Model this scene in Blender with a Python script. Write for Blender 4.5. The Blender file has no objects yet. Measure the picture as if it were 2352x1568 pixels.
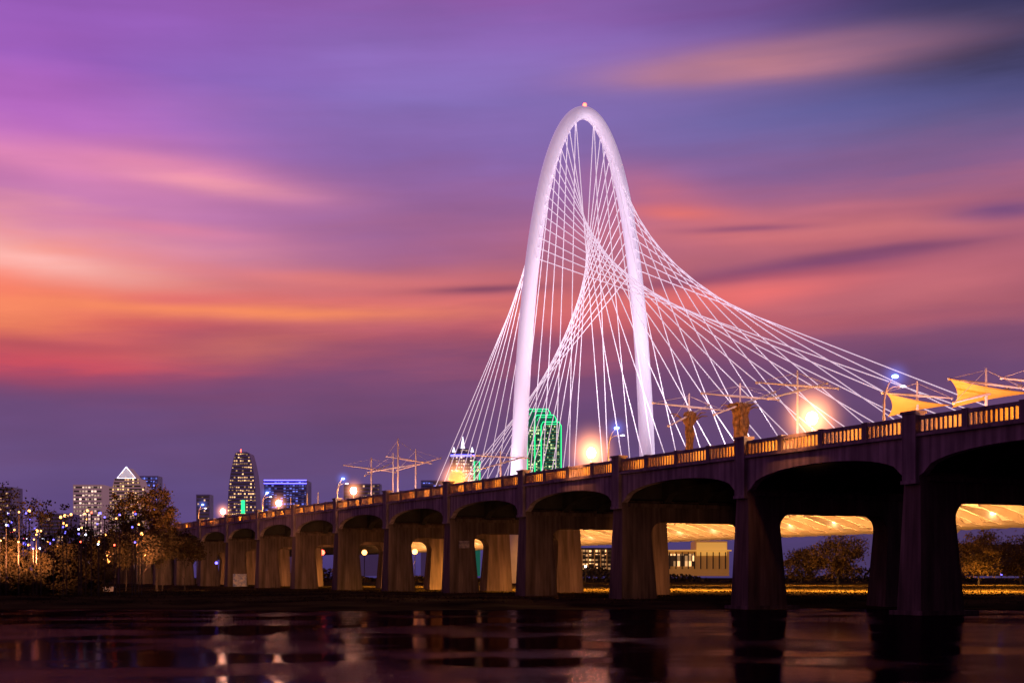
import bpy, bmesh, math, random
from mathutils import Vector, Matrix
random.seed(7)
C = bpy.context.scene.collection
F = 3200.0; CX = 1176.0; HY = 1326.0; CAMZ = 2.35
TH = math.atan(1616/3200.0); S = math.sin(TH); K = math.cos(TH)
ROT = math.radians(90)+TH
# ------------------------------------------------------------ coordinates
def W(u, v, z=0): return Vector((70-u*S+v*K, u*K+v*S, z))
def at(x, y, Y): return Vector(((x-CX)/F*Y, Y, CAMZ+(HY-y)/F*Y))
def uof(x, v):
    q = (x-CX)/F
    return (70+v*K-q*v*S)/(q*K+S)
def zof(y, u, v): return CAMZ+(HY-y)/F*(u*K+v*S)
# ------------------------------------------------------------ colour and materials
def lin(c):
    r = []
    for k in c:
        k = k/255.0
        r.append(k/12.92 if k <= 0.04045 else ((k+0.055)/1.055)**2.4)
    return (r[0], r[1], r[2], 1)
def mat_noise(name, c1, c2, scale=1.0, rough=0.8, bump=0.2, emis=None, estr=0, stretch=(1,1,1), metal=0, streak=0, spec=0.5):
    m = bpy.data.materials.new(name); m.use_nodes = True
    nt = m.node_tree; b = nt.nodes['Principled BSDF']
    b.inputs['Specular IOR Level'].default_value = spec
    tc = nt.nodes.new('ShaderNodeTexCoord'); mp = nt.nodes.new('ShaderNodeMapping')
    mp.inputs['Scale'].default_value = stretch
    n = nt.nodes.new('ShaderNodeTexNoise'); n.inputs['Scale'].default_value = scale; n.inputs['Detail'].default_value = 6
    r = nt.nodes.new('ShaderNodeValToRGB')
    r.color_ramp.elements[0].position = 0.32; r.color_ramp.elements[1].position = 0.68
    r.color_ramp.elements[0].color = (*c1, 1); r.color_ramp.elements[1].color = (*c2, 1)
    nt.links.new(tc.outputs['Object'], mp.inputs[0]); nt.links.new(mp.outputs[0], n.inputs['Vector'])
    nt.links.new(n.outputs[0], r.inputs[0]); col = r.outputs[0]
    if streak:   # rain streaks running down the concrete
        mp2 = nt.nodes.new('ShaderNodeMapping'); mp2.inputs['Scale'].default_value = (2.6,2.6,0.12)
        n2 = nt.nodes.new('ShaderNodeTexNoise'); n2.inputs['Scale'].default_value = 1.0; n2.inputs['Detail'].default_value = 4
        nt.links.new(tc.outputs['Object'], mp2.inputs[0]); nt.links.new(mp2.outputs[0], n2.inputs['Vector'])
        mr = nt.nodes.new('ShaderNodeMapRange'); nt.links.new(n2.outputs[0], mr.inputs[0]); mr.inputs[1].default_value = 0.35; mr.inputs[2].default_value = 0.65
        mr.inputs[3].default_value = 1-streak; mr.inputs[4].default_value = 1.0
        mx = nt.nodes.new('ShaderNodeVectorMath'); mx.operation = 'SCALE'
        nt.links.new(col, mx.inputs[0]); nt.links.new(mr.outputs[0], mx.inputs['Scale']); col = mx.outputs[0]
    nt.links.new(col, b.inputs['Base Color'])
    b.inputs['Roughness'].default_value = rough; b.inputs['Metallic'].default_value = metal
    if bump:
        bp = nt.nodes.new('ShaderNodeBump'); bp.inputs['Strength'].default_value = bump; bp.inputs['Distance'].default_value = 0.05
        nt.links.new(n.outputs[0], bp.inputs['Height']); nt.links.new(bp.outputs[0], b.inputs['Normal'])
    if emis:
        b.inputs['Emission Color'].default_value = (*emis, 1); b.inputs['Emission Strength'].default_value = estr
    return m
def emit(name, col, st):
    m = bpy.data.materials.new(name); m.use_nodes = True
    b = m.node_tree.nodes['Principled BSDF']
    b.inputs['Base Color'].default_value = (0.3, 0.3, 0.3, 1)
    b.inputs['Emission Color'].default_value = (*col, 1); b.inputs['Emission Strength'].default_value = st
    return m
def halo_mat(name, col, R, st, pw=3.2):
    """glow added round a lamp, no mist there: a self-lit emission volume that thins out with distance from the lamp"""
    m = bpy.data.materials.new(name); m.use_nodes = True
    nt = m.node_tree; N = nt.nodes.new; L = nt.links.new
    for n in list(nt.nodes): nt.nodes.remove(n)
    tc = N('ShaderNodeTexCoord'); ln = N('ShaderNodeVectorMath'); ln.operation = 'LENGTH'; L(tc.outputs['Object'], ln.inputs[0])
    a = N('ShaderNodeMath'); a.operation = 'DIVIDE'; L(ln.outputs['Value'], a.inputs[0]); a.inputs[1].default_value = R
    b = N('ShaderNodeMath'); b.operation = 'SUBTRACT'; b.inputs[0].default_value = 1.0; L(a.outputs[0], b.inputs[1]); b.use_clamp = True
    c = N('ShaderNodeMath'); c.operation = 'POWER'; L(b.outputs[0], c.inputs[0]); c.inputs[1].default_value = pw
    d = N('ShaderNodeMath'); d.operation = 'MULTIPLY'; L(c.outputs[0], d.inputs[0]); d.inputs[1].default_value = st
    e = N('ShaderNodeEmission'); e.inputs[0].default_value = (*col, 1); L(d.outputs[0], e.inputs[1])
    o = N('ShaderNodeOutputMaterial'); L(e.outputs[0], o.inputs['Volume'])
    return m
def windows(name, wall, lit, cw, ch, dens, st, lo=0.15, hi=0.85):
    m = bpy.data.materials.new(name); m.use_nodes = True
    nt = m.node_tree; b = nt.nodes['Principled BSDF']; N = nt.nodes.new; L = nt.links.new
    tc = N('ShaderNodeTexCoord'); sp = N('ShaderNodeSeparateXYZ'); L(tc.outputs['Object'], sp.inputs[0])
    def M(op, a, bb=None):
        k = N('ShaderNodeMath'); k.operation = op
        for i, q in enumerate((a, bb)):
            if q is None: continue
            if isinstance(q, (int, float)): k.inputs[i].default_value = q
            else: L(q, k.inputs[i])
        return k.outputs[0]
    a = M('DIVIDE', M('ADD', sp.outputs[0], M('MULTIPLY', sp.outputs[1], 0.77)), cw)
    z = M('DIVIDE', sp.outputs[2], ch)
    cb = N('ShaderNodeCombineXYZ'); L(M('FLOOR', a), cb.inputs[0]); L(M('FLOOR', z), cb.inputs[1])
    wn = N('ShaderNodeTexWhiteNoise'); wn.noise_dimensions = '3D'; L(cb.outputs[0], wn.inputs['Vector'])
    n2 = N('ShaderNodeTexNoise'); n2.inputs['Scale'].default_value = 0.06; L(tc.outputs['Object'], n2.inputs['Vector'])
    v = M('ADD', M('MULTIPLY', wn.outputs['Value'], 0.6), M('MULTIPLY', n2.outputs[0], 0.4))
    on = M('LESS_THAN', v, 0.2+dens*0.6)
    f = M('FRACT', a)
    msk = M('MULTIPLY', M('GREATER_THAN', f, lo), M('LESS_THAN', f, hi))
    cb2 = N('ShaderNodeCombineXYZ'); L(M('FLOOR', z), cb2.inputs[0]); L(M('FLOOR', a), cb2.inputs[1]); cb2.inputs[2].default_value = 5
    wn2 = N('ShaderNodeTexWhiteNoise'); L(cb2.outputs[0], wn2.inputs['Vector'])
    s_ = M('ADD', M('MULTIPLY', M('MULTIPLY', on, msk), M('MULTIPLY', M('ADD', M('POWER', wn2.outputs['Value'], 2.0), 0.12), st)), 0.02)
    b.inputs['Base Color'].default_value = (*wall, 1); b.inputs['Roughness'].default_value = 0.3
    b.inputs['Emission Color'].default_value = (*lit, 1); L(s_, b.inputs['Emission Strength'])
    return m
# ------------------------------------------------------------ mesh builder
class MB:
    def __init__(s): s.v = []; s.f = []
    def box(s, x0, x1, y0, y1, z0, z1):
        n = len(s.v)
        s.v += [(x0,y0,z0),(x1,y0,z0),(x1,y1,z0),(x0,y1,z0),(x0,y0,z1),(x1,y0,z1),(x1,y1,z1),(x0,y1,z1)]
        s.f += [tuple(n+i for i in q) for q in ((0,3,2,1),(4,5,6,7),(0,1,5,4),(1,2,6,5),(2,3,7,6),(3,0,4,7))]
        return s
    def tube(s, pts, rad, sides=8, cap=True):
        pts = [Vector(p) for p in pts]
        if isinstance(rad, (int, float)): rad = [rad]*len(pts)
        n0 = len(s.v); prev = None
        for i, p in enumerate(pts):
            d = (pts[min(i+1, len(pts)-1)]-pts[max(i-1, 0)])
            d = d.normalized() if d.length > 1e-9 else Vector((0,0,1))
            if prev is None:
                a = d.orthogonal().normalized()
            else:
                a = prev-d*prev.dot(d)
                a = a.normalized() if a.length > 1e-6 else d.orthogonal().normalized()
            prev = a; b = d.cross(a)
            for k in range(sides):
                t = 2*math.pi*k/sides
                s.v.append(tuple(p+(a*math.cos(t)+b*math.sin(t))*rad[i]))
        for i in range(len(pts)-1):
            for k in range(sides):
                k2 = (k+1) % sides
                s.f.append((n0+i*sides+k, n0+i*sides+k2, n0+(i+1)*sides+k2, n0+(i+1)*sides+k))
        if cap:
            s.f.append(tuple(n0+k for k in range(sides))[::-1])
            s.f.append(tuple(n0+(len(pts)-1)*sides+k for k in range(sides)))
        return s
    def ball(s, c, r, seg=12, rings=8, sc=(1,1,1)):
        n0 = len(s.v); c = Vector(c)
        for i in range(rings+1):
            a = math.pi*i/rings
            for k in range(seg):
                t = 2*math.pi*k/seg
                s.v.append((c.x+r*sc[0]*math.sin(a)*math.cos(t), c.y+r*sc[1]*math.sin(a)*math.sin(t), c.z+r*sc[2]*math.cos(a)))
        for i in range(rings):
            for k in range(seg):
                k2 = (k+1) % seg
                s.f.append((n0+i*seg+k, n0+(i+1)*seg+k, n0+(i+1)*seg+k2, n0+i*seg+k2))
        return s
    def prism(s, poly, f0, f1):
        n = len(s.v); k = len(poly)
        s.v += [tuple(f0(*p)) for p in poly]+[tuple(f1(*p)) for p in poly]
        s.f.append(tuple(range(n, n+k))); s.f.append(tuple(range(n+2*k-1, n+k-1, -1)))
        for i in range(k):
            j = (i+1) % k
            s.f.append((n+i, n+j, n+k+j, n+k+i))
        return s
    def grid(s, P, nu, nv):
        n = len(s.v)
        for i in range(nu+1):
            for j in range(nv+1): s.v.append(tuple(P(i/nu, j/nv)))
        for i in range(nu):
            for j in range(nv):
                a = n+i*(nv+1)+j
                s.f.append((a, a+1, a+nv+2, a+nv+1))
        return s
    def mesh(s, name, m, smooth=False, fix=True):
        me = bpy.data.meshes.new(name)
        me.from_pydata(s.v, [], s.f)
        if fix:
            bm = bmesh.new(); bm.from_mesh(me); bmesh.ops.remove_doubles(bm, verts=bm.verts, dist=1e-5)
            bmesh.ops.recalc_face_normals(bm, faces=bm.faces); bm.to_mesh(me); bm.free()
        if smooth: me.shade_smooth()
        me.materials.append(m); me.update()
        return me
    def build(s, name, m, parent=None, smooth=False, fix=True):
        o = bpy.data.objects.new(name, s.mesh(name, m, smooth, fix)); C.objects.link(o)
        if parent is not None: o.parent = parent
        return o
def thing(name, label, cat, loc=(0,0,0), rot=0, group=None):
    o = bpy.data.objects.new(name, None); C.objects.link(o); o.location = loc; o.rotation_euler = (0,0,rot)
    o.empty_display_size = 0.5
    o['label'] = label; o['category'] = cat
    if group: o['group'] = group
    return o
def tag(o, label, cat, group=None):
    o['label'] = label; o['category'] = cat
    if group: o['group'] = group
    return o
def tree_copy(o, parent=None):
    c = o.copy(); C.objects.link(c)
    if parent is not None: c.parent = parent
    for ch in list(o.children): tree_copy(ch, c)
    return c
def put(me, name, loc, parent, rot=0):
    o = bpy.data.objects.new(name, me); C.objects.link(o); o.location = loc; o.parent = parent; o.rotation_euler = (0,0,rot); return o
def light(kind, loc, power, col, size=0.3, aim=None, angle=60, name='lamp_light'):
    l = bpy.data.lights.new(name, kind); l.energy = power; l.color = col
    if kind in ('POINT', 'SPOT'): l.shadow_soft_size = size
    o = bpy.data.objects.new(name, l); C.objects.link(o); o.location = loc
    if aim is not None:
        d = Vector(aim)-Vector(loc); o.rotation_euler = d.to_track_quat('-Z', 'Y').to_euler()
    if kind == 'SPOT': l.spot_size = math.radians(angle); l.spot_blend = 0.6
    return o
# ------------------------------------------------------------ materials
M = {}
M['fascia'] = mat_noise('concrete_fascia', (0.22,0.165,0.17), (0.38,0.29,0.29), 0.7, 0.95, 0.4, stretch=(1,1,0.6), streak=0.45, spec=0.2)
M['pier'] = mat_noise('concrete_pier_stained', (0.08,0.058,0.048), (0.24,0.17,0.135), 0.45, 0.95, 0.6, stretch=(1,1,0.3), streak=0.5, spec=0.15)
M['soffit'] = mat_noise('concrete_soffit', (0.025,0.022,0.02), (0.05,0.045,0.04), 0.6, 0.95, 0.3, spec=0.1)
M['balus'] = mat_noise('concrete_baluster_warm_lit', (0.36,0.26,0.15), (0.5,0.38,0.22), 2.0, 0.85, 0.2)  # warmer than the fascia: lamp light on the balusters put into the colour
M['deck'] = mat_noise('deck_paving', (0.10,0.095,0.09), (0.16,0.15,0.14), 1.2, 0.9, 0.2)
M['white'] = mat_noise('white_arch_paint_glow', (0.80,0.76,0.82), (0.86,0.83,0.88), 0.05, 0.45, 0.0, (0.86,0.60,0.92), 0.40)  # emission puts floodlight glow into the paint, beside the spot lights
M['cable'] = mat_noise('white_cable_glow', (0.8,0.78,0.82), (0.85,0.83,0.86), 0.3, 0.5, 0.0, (1.0,0.76,0.94), 0.68)  # cables glow by emission, standing for floodlight on them
M['steel'] = mat_noise('pale_painted_steel', (0.6,0.54,0.6), (0.72,0.66,0.72), 1.5, 0.5, 0.05)
M['bdeck'] = mat_noise('bridge_concrete_warm', (0.42,0.36,0.30), (0.55,0.48,0.40), 0.3, 0.8, 0.1)
M['bbase'] = mat_noise('arch_foot_concrete', (0.3,0.26,0.22), (0.42,0.36,0.30), 0.3, 0.8, 0.1)
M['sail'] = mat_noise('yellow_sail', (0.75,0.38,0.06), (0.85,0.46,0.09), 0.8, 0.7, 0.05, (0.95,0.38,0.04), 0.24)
M['furled'] = mat_noise('brown_furled_cloth', (0.08,0.04,0.018), (0.30,0.16,0.07), 3.0, 0.9, 0.8)
M['bark'] = mat_noise('bark', (0.035,0.025,0.02), (0.08,0.06,0.045), 4, 0.95, 0.5)
M['leaf_dark'] = mat_noise('dark_leaves', (0.025,0.018,0.010), (0.08,0.058,0.022), 0.7, 0.9, 0, spec=0.15)
M['leaf_brown'] = mat_noise('autumn_leaves', (0.08,0.05,0.015), (0.20,0.125,0.035), 0.6, 0.9, 0, spec=0.15)
M['grass'] = mat_noise('bank_grass', (0.014,0.009,0.005), (0.085,0.060,0.018), 0.16, 1.0, 0.6, spec=0.0)
M['globe'] = emit('warm_white_globe', (1.0,0.80,0.52), 45)
M['violetglobe'] = emit('violet_white_globe', (0.95,0.72,1.0), 40)
M['orangeglobe'] = emit('orange_globe', (1.0,0.36,0.08), 8)
M['blueglobe'] = emit('blue_white_lamp', (0.12,0.28,1.0), 14)
M['whiteglobe'] = emit('white_lamp', (0.8,0.8,1.0), 8)
M['redlamp'] = emit('red_lamp', (1.0,0.06,0.03), 12)
M['greenlamp'] = emit('green_lamp', (0.02,1.0,0.25), 8)
M['green'] = emit('green_tube', (0.02,0.95,0.28), 1.7)
M['bluetube'] = emit('blue_tube', (0.12,0.10,1.0), 5.5)
M['whitetube'] = emit('white_tube', (0.85,0.8,1.0), 2.0)
M['bwall'] = mat_noise('tower_wall_dark_haze', (0.06,0.055,0.09), (0.09,0.08,0.12), 0.02, 0.5, 0, (0.34,0.17,0.52), 0.10)  # purple emission paints distance haze onto the tower walls
M['bdark'] = mat_noise('low_building_wall', (0.05,0.045,0.05), (0.08,0.07,0.07), 0.1, 0.7, 0)
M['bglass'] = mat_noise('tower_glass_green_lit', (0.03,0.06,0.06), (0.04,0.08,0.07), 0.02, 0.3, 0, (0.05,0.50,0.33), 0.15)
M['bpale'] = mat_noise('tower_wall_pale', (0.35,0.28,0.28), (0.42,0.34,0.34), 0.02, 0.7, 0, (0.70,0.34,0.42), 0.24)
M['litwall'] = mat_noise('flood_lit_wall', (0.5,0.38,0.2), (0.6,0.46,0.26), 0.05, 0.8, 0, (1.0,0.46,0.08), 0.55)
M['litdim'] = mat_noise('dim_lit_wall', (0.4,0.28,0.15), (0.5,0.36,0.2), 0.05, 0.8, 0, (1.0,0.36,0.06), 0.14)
# ------------------------------------------------------------ world: dusk sky, written in sky directions
def make_world():
    w = bpy.data.worlds.new("World"); bpy.context.scene.world = w; w.use_nodes = True
    nt = w.node_tree; N = nt.nodes.new; L = nt.links.new
    for n in list(nt.nodes): nt.nodes.remove(n)
    def M_(op, a, b=None, c=None, clamp=False):
        k = N('ShaderNodeMath'); k.operation = op; k.use_clamp = clamp
        for i, q in enumerate((a, b, c)):
            if q is None: continue
            if isinstance(q, (int, float)): k.inputs[i].default_value = q
            else: L(q, k.inputs[i])
        return k.outputs[0]
    tc = N('ShaderNodeTexCoord'); sp = N('ShaderNodeSeparateXYZ'); L(tc.outputs['Generated'], sp.inputs[0])
    x, y, z = sp.outputs
    az = M_('ARCTAN2', x, y)
    hor = M_('MAXIMUM', M_('SQRT', M_('ADD', M_('MULTIPLY', x, x), M_('MULTIPLY', y, y))), 0.02)
    U = M_('MULTIPLY', az, 3200/1176.0)
    V = M_('MULTIPLY', M_('DIVIDE', z, hor), 3200/1326.0)
    def noise(sx, sy, tilt, off, detail=4, scale=1.0, rough=0.5):
        cb = N('ShaderNodeCombineXYZ')
        L(M_('MULTIPLY', U, sx), cb.inputs[0])
        L(M_('MULTIPLY', M_('ADD', V, M_('MULTIPLY', U, tilt)), sy), cb.inputs[1]); cb.inputs[2].default_value = off
        n = N('ShaderNodeTexNoise'); n.inputs['Scale'].default_value = scale; n.inputs['Detail'].default_value = detail
        n.inputs['Roughness'].default_value = rough
        L(cb.outputs[0], n.inputs['Vector']); return n.outputs[0]
    n1 = noise(1.1, 5.5, -0.05, 3.1, 3)
    n2 = noise(1.8, 16.0, -0.04, 8.7, 5, 1.0, 0.58)
    n3 = noise(0.9, 3.0, 0.06, 1.9, 2)
    Vw = M_('ADD', V, M_('ADD', M_('MULTIPLY', M_('SUBTRACT', n1, 0.5), 0.13), M_('MULTIPLY', M_('SUBTRACT', n2, 0.5), 0.10)))
    def ramp(stops):
        r = N('ShaderNodeValToRGB'); e = r.color_ramp.elements
        st = sorted([((HY-yy)/HY, c) for yy, c in stops], key=lambda q: q[0])
        e[0].position = max(0, st[0][0]); e[0].color = lin(st[0][1]); e[1].position = min(1, st[-1][0]); e[1].color = lin(st[-1][1])
        for p, c in st[1:-1]:
            k = e.new(p); k.color = lin(c)
        L(Vw, r.inputs[0]); return r.outputs[0]
    R1 = ramp([(1326,(64,54,114)),(1200,(80,66,128)),(1080,(90,70,126)),(960,(98,66,116)),(895,(118,64,108)),(860,(184,74,98)),(800,(214,88,90)),
               (720,(246,126,104)),(650,(238,138,122)),(580,(226,144,160)),(500,(200,124,174)),(400,(194,116,174)),(300,(172,104,186)),(200,(148,92,188)),(60,(148,90,184)),(0,(142,86,176))])
    R2 = ramp([(1326,(60,52,110)),(1200,(78,66,124)),(1080,(92,70,122)),(960,(102,68,114)),(860,(120,70,110)),(790,(166,82,104)),
               (710,(216,110,112)),(640,(190,106,126)),(570,(164,98,138)),(480,(146,96,150)),(350,(138,102,172)),(200,(136,110,186)),(60,(138,98,176)),(0,(144,92,170))])
    R3 = ramp([(1326,(68,54,96)),(1150,(82,62,108)),(1000,(96,68,112)),(880,(108,70,112)),(790,(128,76,110)),
               (700,(170,92,110)),(600,(164,92,116)),(520,(170,98,124)),(440,(136,92,136)),(340,(110,94,144)),(240,(92,88,142)),(150,(88,80,122)),(60,(66,60,108)),(0,(60,54,98))])
    def mix(f, a, b):
        k = N('ShaderNodeMix'); k.data_type = 'RGBA'; k.clamp_factor = True
        if isinstance(f, (int, float)): k.inputs[0].default_value = f
        else: L(f, k.inputs[0])
        for i, q in ((6, a), (7, b)):
            if isinstance(q, tuple): k.inputs[i].default_value = q
            else: L(q, k.inputs[i])
        return k.outputs[2]
    def ss(v, a, b):
        k = N('ShaderNodeMapRange'); k.interpolation_type = 'SMOOTHSTEP'
        L(v, k.inputs[0]); k.inputs[1].default_value = a; k.inputs[2].default_value = b
        return k.outputs[0]
    Uw = M_('ADD', U, M_('MULTIPLY', M_('SUBTRACT', n3, 0.5), 0.5))
    col = mix(ss(Uw, -0.95, -0.15), R1, R2)
    col = mix(ss(Uw, 0.0, 0.85), col, R3)
    def uv(px, py):
        t = (px-CX)/F; a = math.atan(t)
        return a*F/1176.0, (HY-py)/F*math.cos(a)*F/1326.0
    blobs = [
     (30,225,230,150,0,(176,96,184),0.5),(1600,290,440,110,0.0,(122,108,174),0.5),(2330,90,380,130,0.0,(48,48,82),0.9),
     (1980,250,380,40,-0.03,(92,94,156),0.4),
     (1770,140,300,46,-0.03,(194,128,142),0.9),(1560,165,170,24,-0.02,(184,124,146),0.65),(2000,100,260,26,0.0,(142,100,130),0.6),
     (60,365,260,34,0.10,(230,138,180),0.65),(420,395,300,34,0.12,(238,144,176),0.7),(500,425,170,18,0.05,(250,162,170),0.7),
     (380,525,200,18,0.03,(214,126,156),0.6),(20,590,260,34,0.10,(248,190,186),0.75),
     (560,716,430,20,-0.01,(255,146,92),0.95),(30,735,240,50,0.02,(254,146,100),0.6),(420,690,160,14,-0.06,(212,96,110),0.6),
     (110,797,210,14,0.0,(168,72,92),0.7),(30,840,330,36,0.0,(214,76,92),0.7),(560,800,200,40,-0.1,(200,110,98),0.5),
     (950,655,330,26,0.02,(218,112,116),0.55),(1110,668,150,11,-0.02,(126,66,100),0.85),
     (1520,450,150,60,0.25,(206,108,120),0.5),(1560,492,130,18,0.08,(240,116,104),0.6),(1750,540,440,50,0.03,(224,120,122),0.75),
     (1900,605,330,20,-0.10,(112,66,112),0.95),(1760,640,300,12,-0.06,(120,66,106),0.8),(2080,570,150,9,-0.07,(116,66,108),0.7),
     (1650,690,380,34,-0.12,(230,110,110),0.85),(2150,650,280,50,-0.15,(200,108,118),0.65),(2060,520,300,22,0.0,(210,118,124),0.7),
     (1950,480,200,12,0.0,(198,112,130),0.5),(1720,528,150,9,0.0,(128,72,116),0.7),(2300,485,130,22,0.0,(104,70,128),0.7),
     (1500,745,330,16,0.0,(206,96,104),0.6),(760,640,260,20,0.02,(238,132,128),0.5),(1980,740,260,18,-0.05,(176,90,106),0.5)]
    for i, (px, py, a, b, sl, c, am) in enumerate(blobs):
        u0, v0 = uv(px, py); A = a/1176.0; B = b/1326.0; k = -sl*1176/1326.0
        du = M_('SUBTRACT', U, u0); e1 = M_('POWER', M_('ABSOLUTE', M_('DIVIDE', du, A)), 2.0)
        dv = M_('SUBTRACT', M_('SUBTRACT', M_('ADD', V, M_('MULTIPLY', M_('SUBTRACT', n1, 0.5), 0.035)), v0), M_('MULTIPLY', du, k))
        e2 = M_('POWER', M_('ABSOLUTE', M_('DIVIDE', dv, B)), 2.0)
        g = M_('EXPONENT', M_('MULTIPLY', M_('ADD', e1, e2), -1.0))
        g = M_('MULTIPLY', M_('MULTIPLY', g, am), M_('ADD', M_('MULTIPLY', n2, 1.7), 0.15))
        col = mix(g, col, lin(c))
    st = noise(1.0, 10.0, -0.05, 5.5, 4)
    mo = noise(3.0, 7.0, 0.1, 12.5, 4, 1.3)
    br = M_('ADD', M_('ADD', M_('MULTIPLY', st, 0.55), M_('MULTIPLY', mo, 0.22)), 0.62)
    back = ss(M_('ABSOLUTE', az), 0.9, 2.2)
    br = M_('MULTIPLY', br, M_('SUBTRACT', 1.0, M_('MULTIPLY', back, 0.72)))
    high = ss(V, 1.2, 4.0)
    br = M_('MULTIPLY', br, M_('SUBTRACT', 1.0, M_('MULTIPLY', high, 0.55)))
    br = M_('MULTIPLY', br, ss(V, -0.25, 0.02))
    bg = N('ShaderNodeBackground'); L(col, bg.inputs[0]); L(br, bg.inputs[1])
    sk = N('ShaderNodeTexSky'); sk.sky_type = 'NISHITA'; sk.sun_disc = False
    sk.sun_elevation = math.radians(1.0); sk.sun_rotation = math.radians(-35)
    bg2 = N('ShaderNodeBackground'); L(sk.outputs[0], bg2.inputs[0]); bg2.inputs[1].default_value = 0.004
    ad = N('ShaderNodeAddShader'); L(bg.outputs[0], ad.inputs[0]); L(bg2.outputs[0], ad.inputs[1])
    o = N('ShaderNodeOutputWorld'); L(ad.outputs[0], o.inputs[0])
make_world()
sun = bpy.data.lights.new('sun', 'SUN'); sun.energy = 0.06; sun.angle = math.radians(3); sun.color = (1.0,0.6,0.5)
so = bpy.data.objects.new('sun', sun); C.objects.link(so); so.rotation_euler = (math.radians(86), 0, math.radians(-35+180))
# ------------------------------------------------------------ ground and water
def hsh(x, y): return math.sin(x*0.13+1.3)*math.cos(y*0.17+x*0.05)+0.5*math.sin(x*0.41+y*0.31)
def gz(x, y):
    sh = 101+2.5*math.sin(x*0.05)+1.2*math.sin(x*0.21+1)+0.5*math.sin(x*0.9)
    if x < -12: sh += min(1, (-12-x)/20)*4
    t = (y-sh)/22.0
    if t < 0: return max(-2.5, t*1.6)
    t = min(1, t)
    z = 0.62*t*t*(3-2*t)
    if y > 140: z += min(1, (y-140)/160)*0.35
    return z+0.07*hsh(x, y)*min(1, t*3)
xs = [-9000,-4000,-1500,-800,-400,-250]+[-200+4*i for i in range(30)]+[-80+1.5*i for i in range(107)]+[84+4*i for i in range(30)]+[250,400,800,1500,4000,9000]
ys = [-600,0,50,80]+[90+1.5*i for i in range(40)]+[155+10*i for i in range(30)]+[500,700,1000,2000,4000,12000]
mb = MB()
for yy in ys:
    for xx in xs: mb.v.append((xx, yy, gz(xx, yy)))
nx = len(xs)
for j in range(len(ys)-1):
    for i in range(nx-1):
        a = j*nx+i; mb.f.append((a, a+1, a+nx+1, a+nx))
g = mb.build('ground', M['grass'], smooth=True, fix=False); g['kind'] = 'structure'
gt_ = MB(); rr = random.Random(3)
for k in range(30000):
    x = rr.uniform(-90, 110); y = 112+abs(rr.gauss(0, 70)); z = gz(x, y)
    h = rr.uniform(0.03, 0.12); a = rr.uniform(0, 3.14); dx = math.cos(a)*h*0.8; dy = math.sin(a)*h*0.8
    n = len(gt_.v); gt_.v += [(x-dx, y-dy, z-0.03),(x+dx, y+dy, z-0.03),(x+dx*0.6+rr.uniform(-.1,.1), y+dy*0.6, z+h),(x-dx*0.3, y-dy*0.3, z+h*0.8)]; gt_.f.append((n,n+1,n+2,n+3))
o = gt_.build('bank_grass', M['grass'], fix=False); tag(o, 'rough grass tufts along the river bank', 'grass'); o['kind'] = 'stuff'
def water_mat():
    m = bpy.data.materials.new('dark_river_water'); m.use_nodes = True
    nt = m.node_tree; N = nt.nodes.new; L = nt.links.new
    for n in list(nt.nodes): nt.nodes.remove(n)
    tc = N('ShaderNodeTexCoord'); mp = N('ShaderNodeMapping'); mp.inputs['Scale'].default_value = (1.6,0.8,1)
    n = N('ShaderNodeTexNoise'); n.inputs['Scale'].default_value = 2.6; n.inputs['Detail'].default_value = 6; n.inputs['Roughness'].default_value = 0.65
    L(tc.outputs['Object'], mp.inputs[0]); L(mp.outputs[0], n.inputs['Vector'])
    n2 = N('ShaderNodeTexNoise'); n2.inputs['Scale'].default_value = 0.11; n2.inputs['Detail'].default_value = 4; L(tc.outputs['Object'], n2.inputs['Vector'])
    r = N('ShaderNodeMapRange'); L(n2.outputs[0], r.inputs[0]); r.inputs[1].default_value = 0.44; r.inputs[2].default_value = 0.60
    r.inputs[3].default_value = 0.03; r.inputs[4].default_value = 0.26
    bp = N('ShaderNodeBump'); L(r.outputs[0], bp.inputs['Strength']); bp.inputs['Distance'].default_value = 0.14
    L(n.outputs[0], bp.inputs['Height'])
    g = N('ShaderNodeBsdfGlossy'); g.inputs['Color'].default_value = (0.135,0.085,0.10,1); g.inputs['Roughness'].default_value = 0.02
    L(bp.outputs[0], g.inputs['Normal'])
    d = N('ShaderNodeBsdfDiffuse'); d.inputs['Color'].default_value = (0.003,0.002,0.003,1)
    a = N('ShaderNodeAddShader'); L(g.outputs[0], a.inputs[0]); L(d.outputs[0], a.inputs[1])
    o = N('ShaderNodeOutputMaterial'); L(a.outputs[0], o.inputs[0])
    return m
wb = MB(); wb.v = [(-3000,-600,0),(3000,-600,0),(3000,126,0),(-3000,126,0)]; wb.f = [(0,1,2,3)]
wt = wb.build('water', water_mat(), fix=False); wt['kind'] = 'structure'
# ------------------------------------------------------------ the old concrete viaduct (local axes: x = along, y = -across)
SP = 18.0; B0 = 5.5; WID = 16.3; N0, N1 = -2, 16
via = thing('concrete_viaduct', 'long concrete arched viaduct with balustrade and heavy two legged piers crossing the dark river', 'bridge', (70,0,0), ROT)
def Lc(u, v, z): return (u, -v, z)
def U_(n): return SP*(n+B0)
ua, ub = U_(N0), U_(N1)
MB().box(ua, ub, -WID+0.5, -0.5, 10.75, 11.05).build('deck', M['deck'], via)
def span_wall(v0, v1):
    half = SP/2; po = []
    po.append((-half+0.5, 11.25)); po.append((half-0.5, 11.25)); po.append((half-0.5, 8.7))
    for k in range(25):
        t = 1-2*k/24.0; x = t*(half-1.0)
        z = 8.95+1.35*math.sqrt(max(0, 1-abs(t)**2.1))
        po.append((x, z))
    po.append((-half+0.5, 8.7))
    return MB().prism(po, lambda x, z: Lc(x, v0, z), lambda x, z: Lc(x, v1, z))
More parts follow.
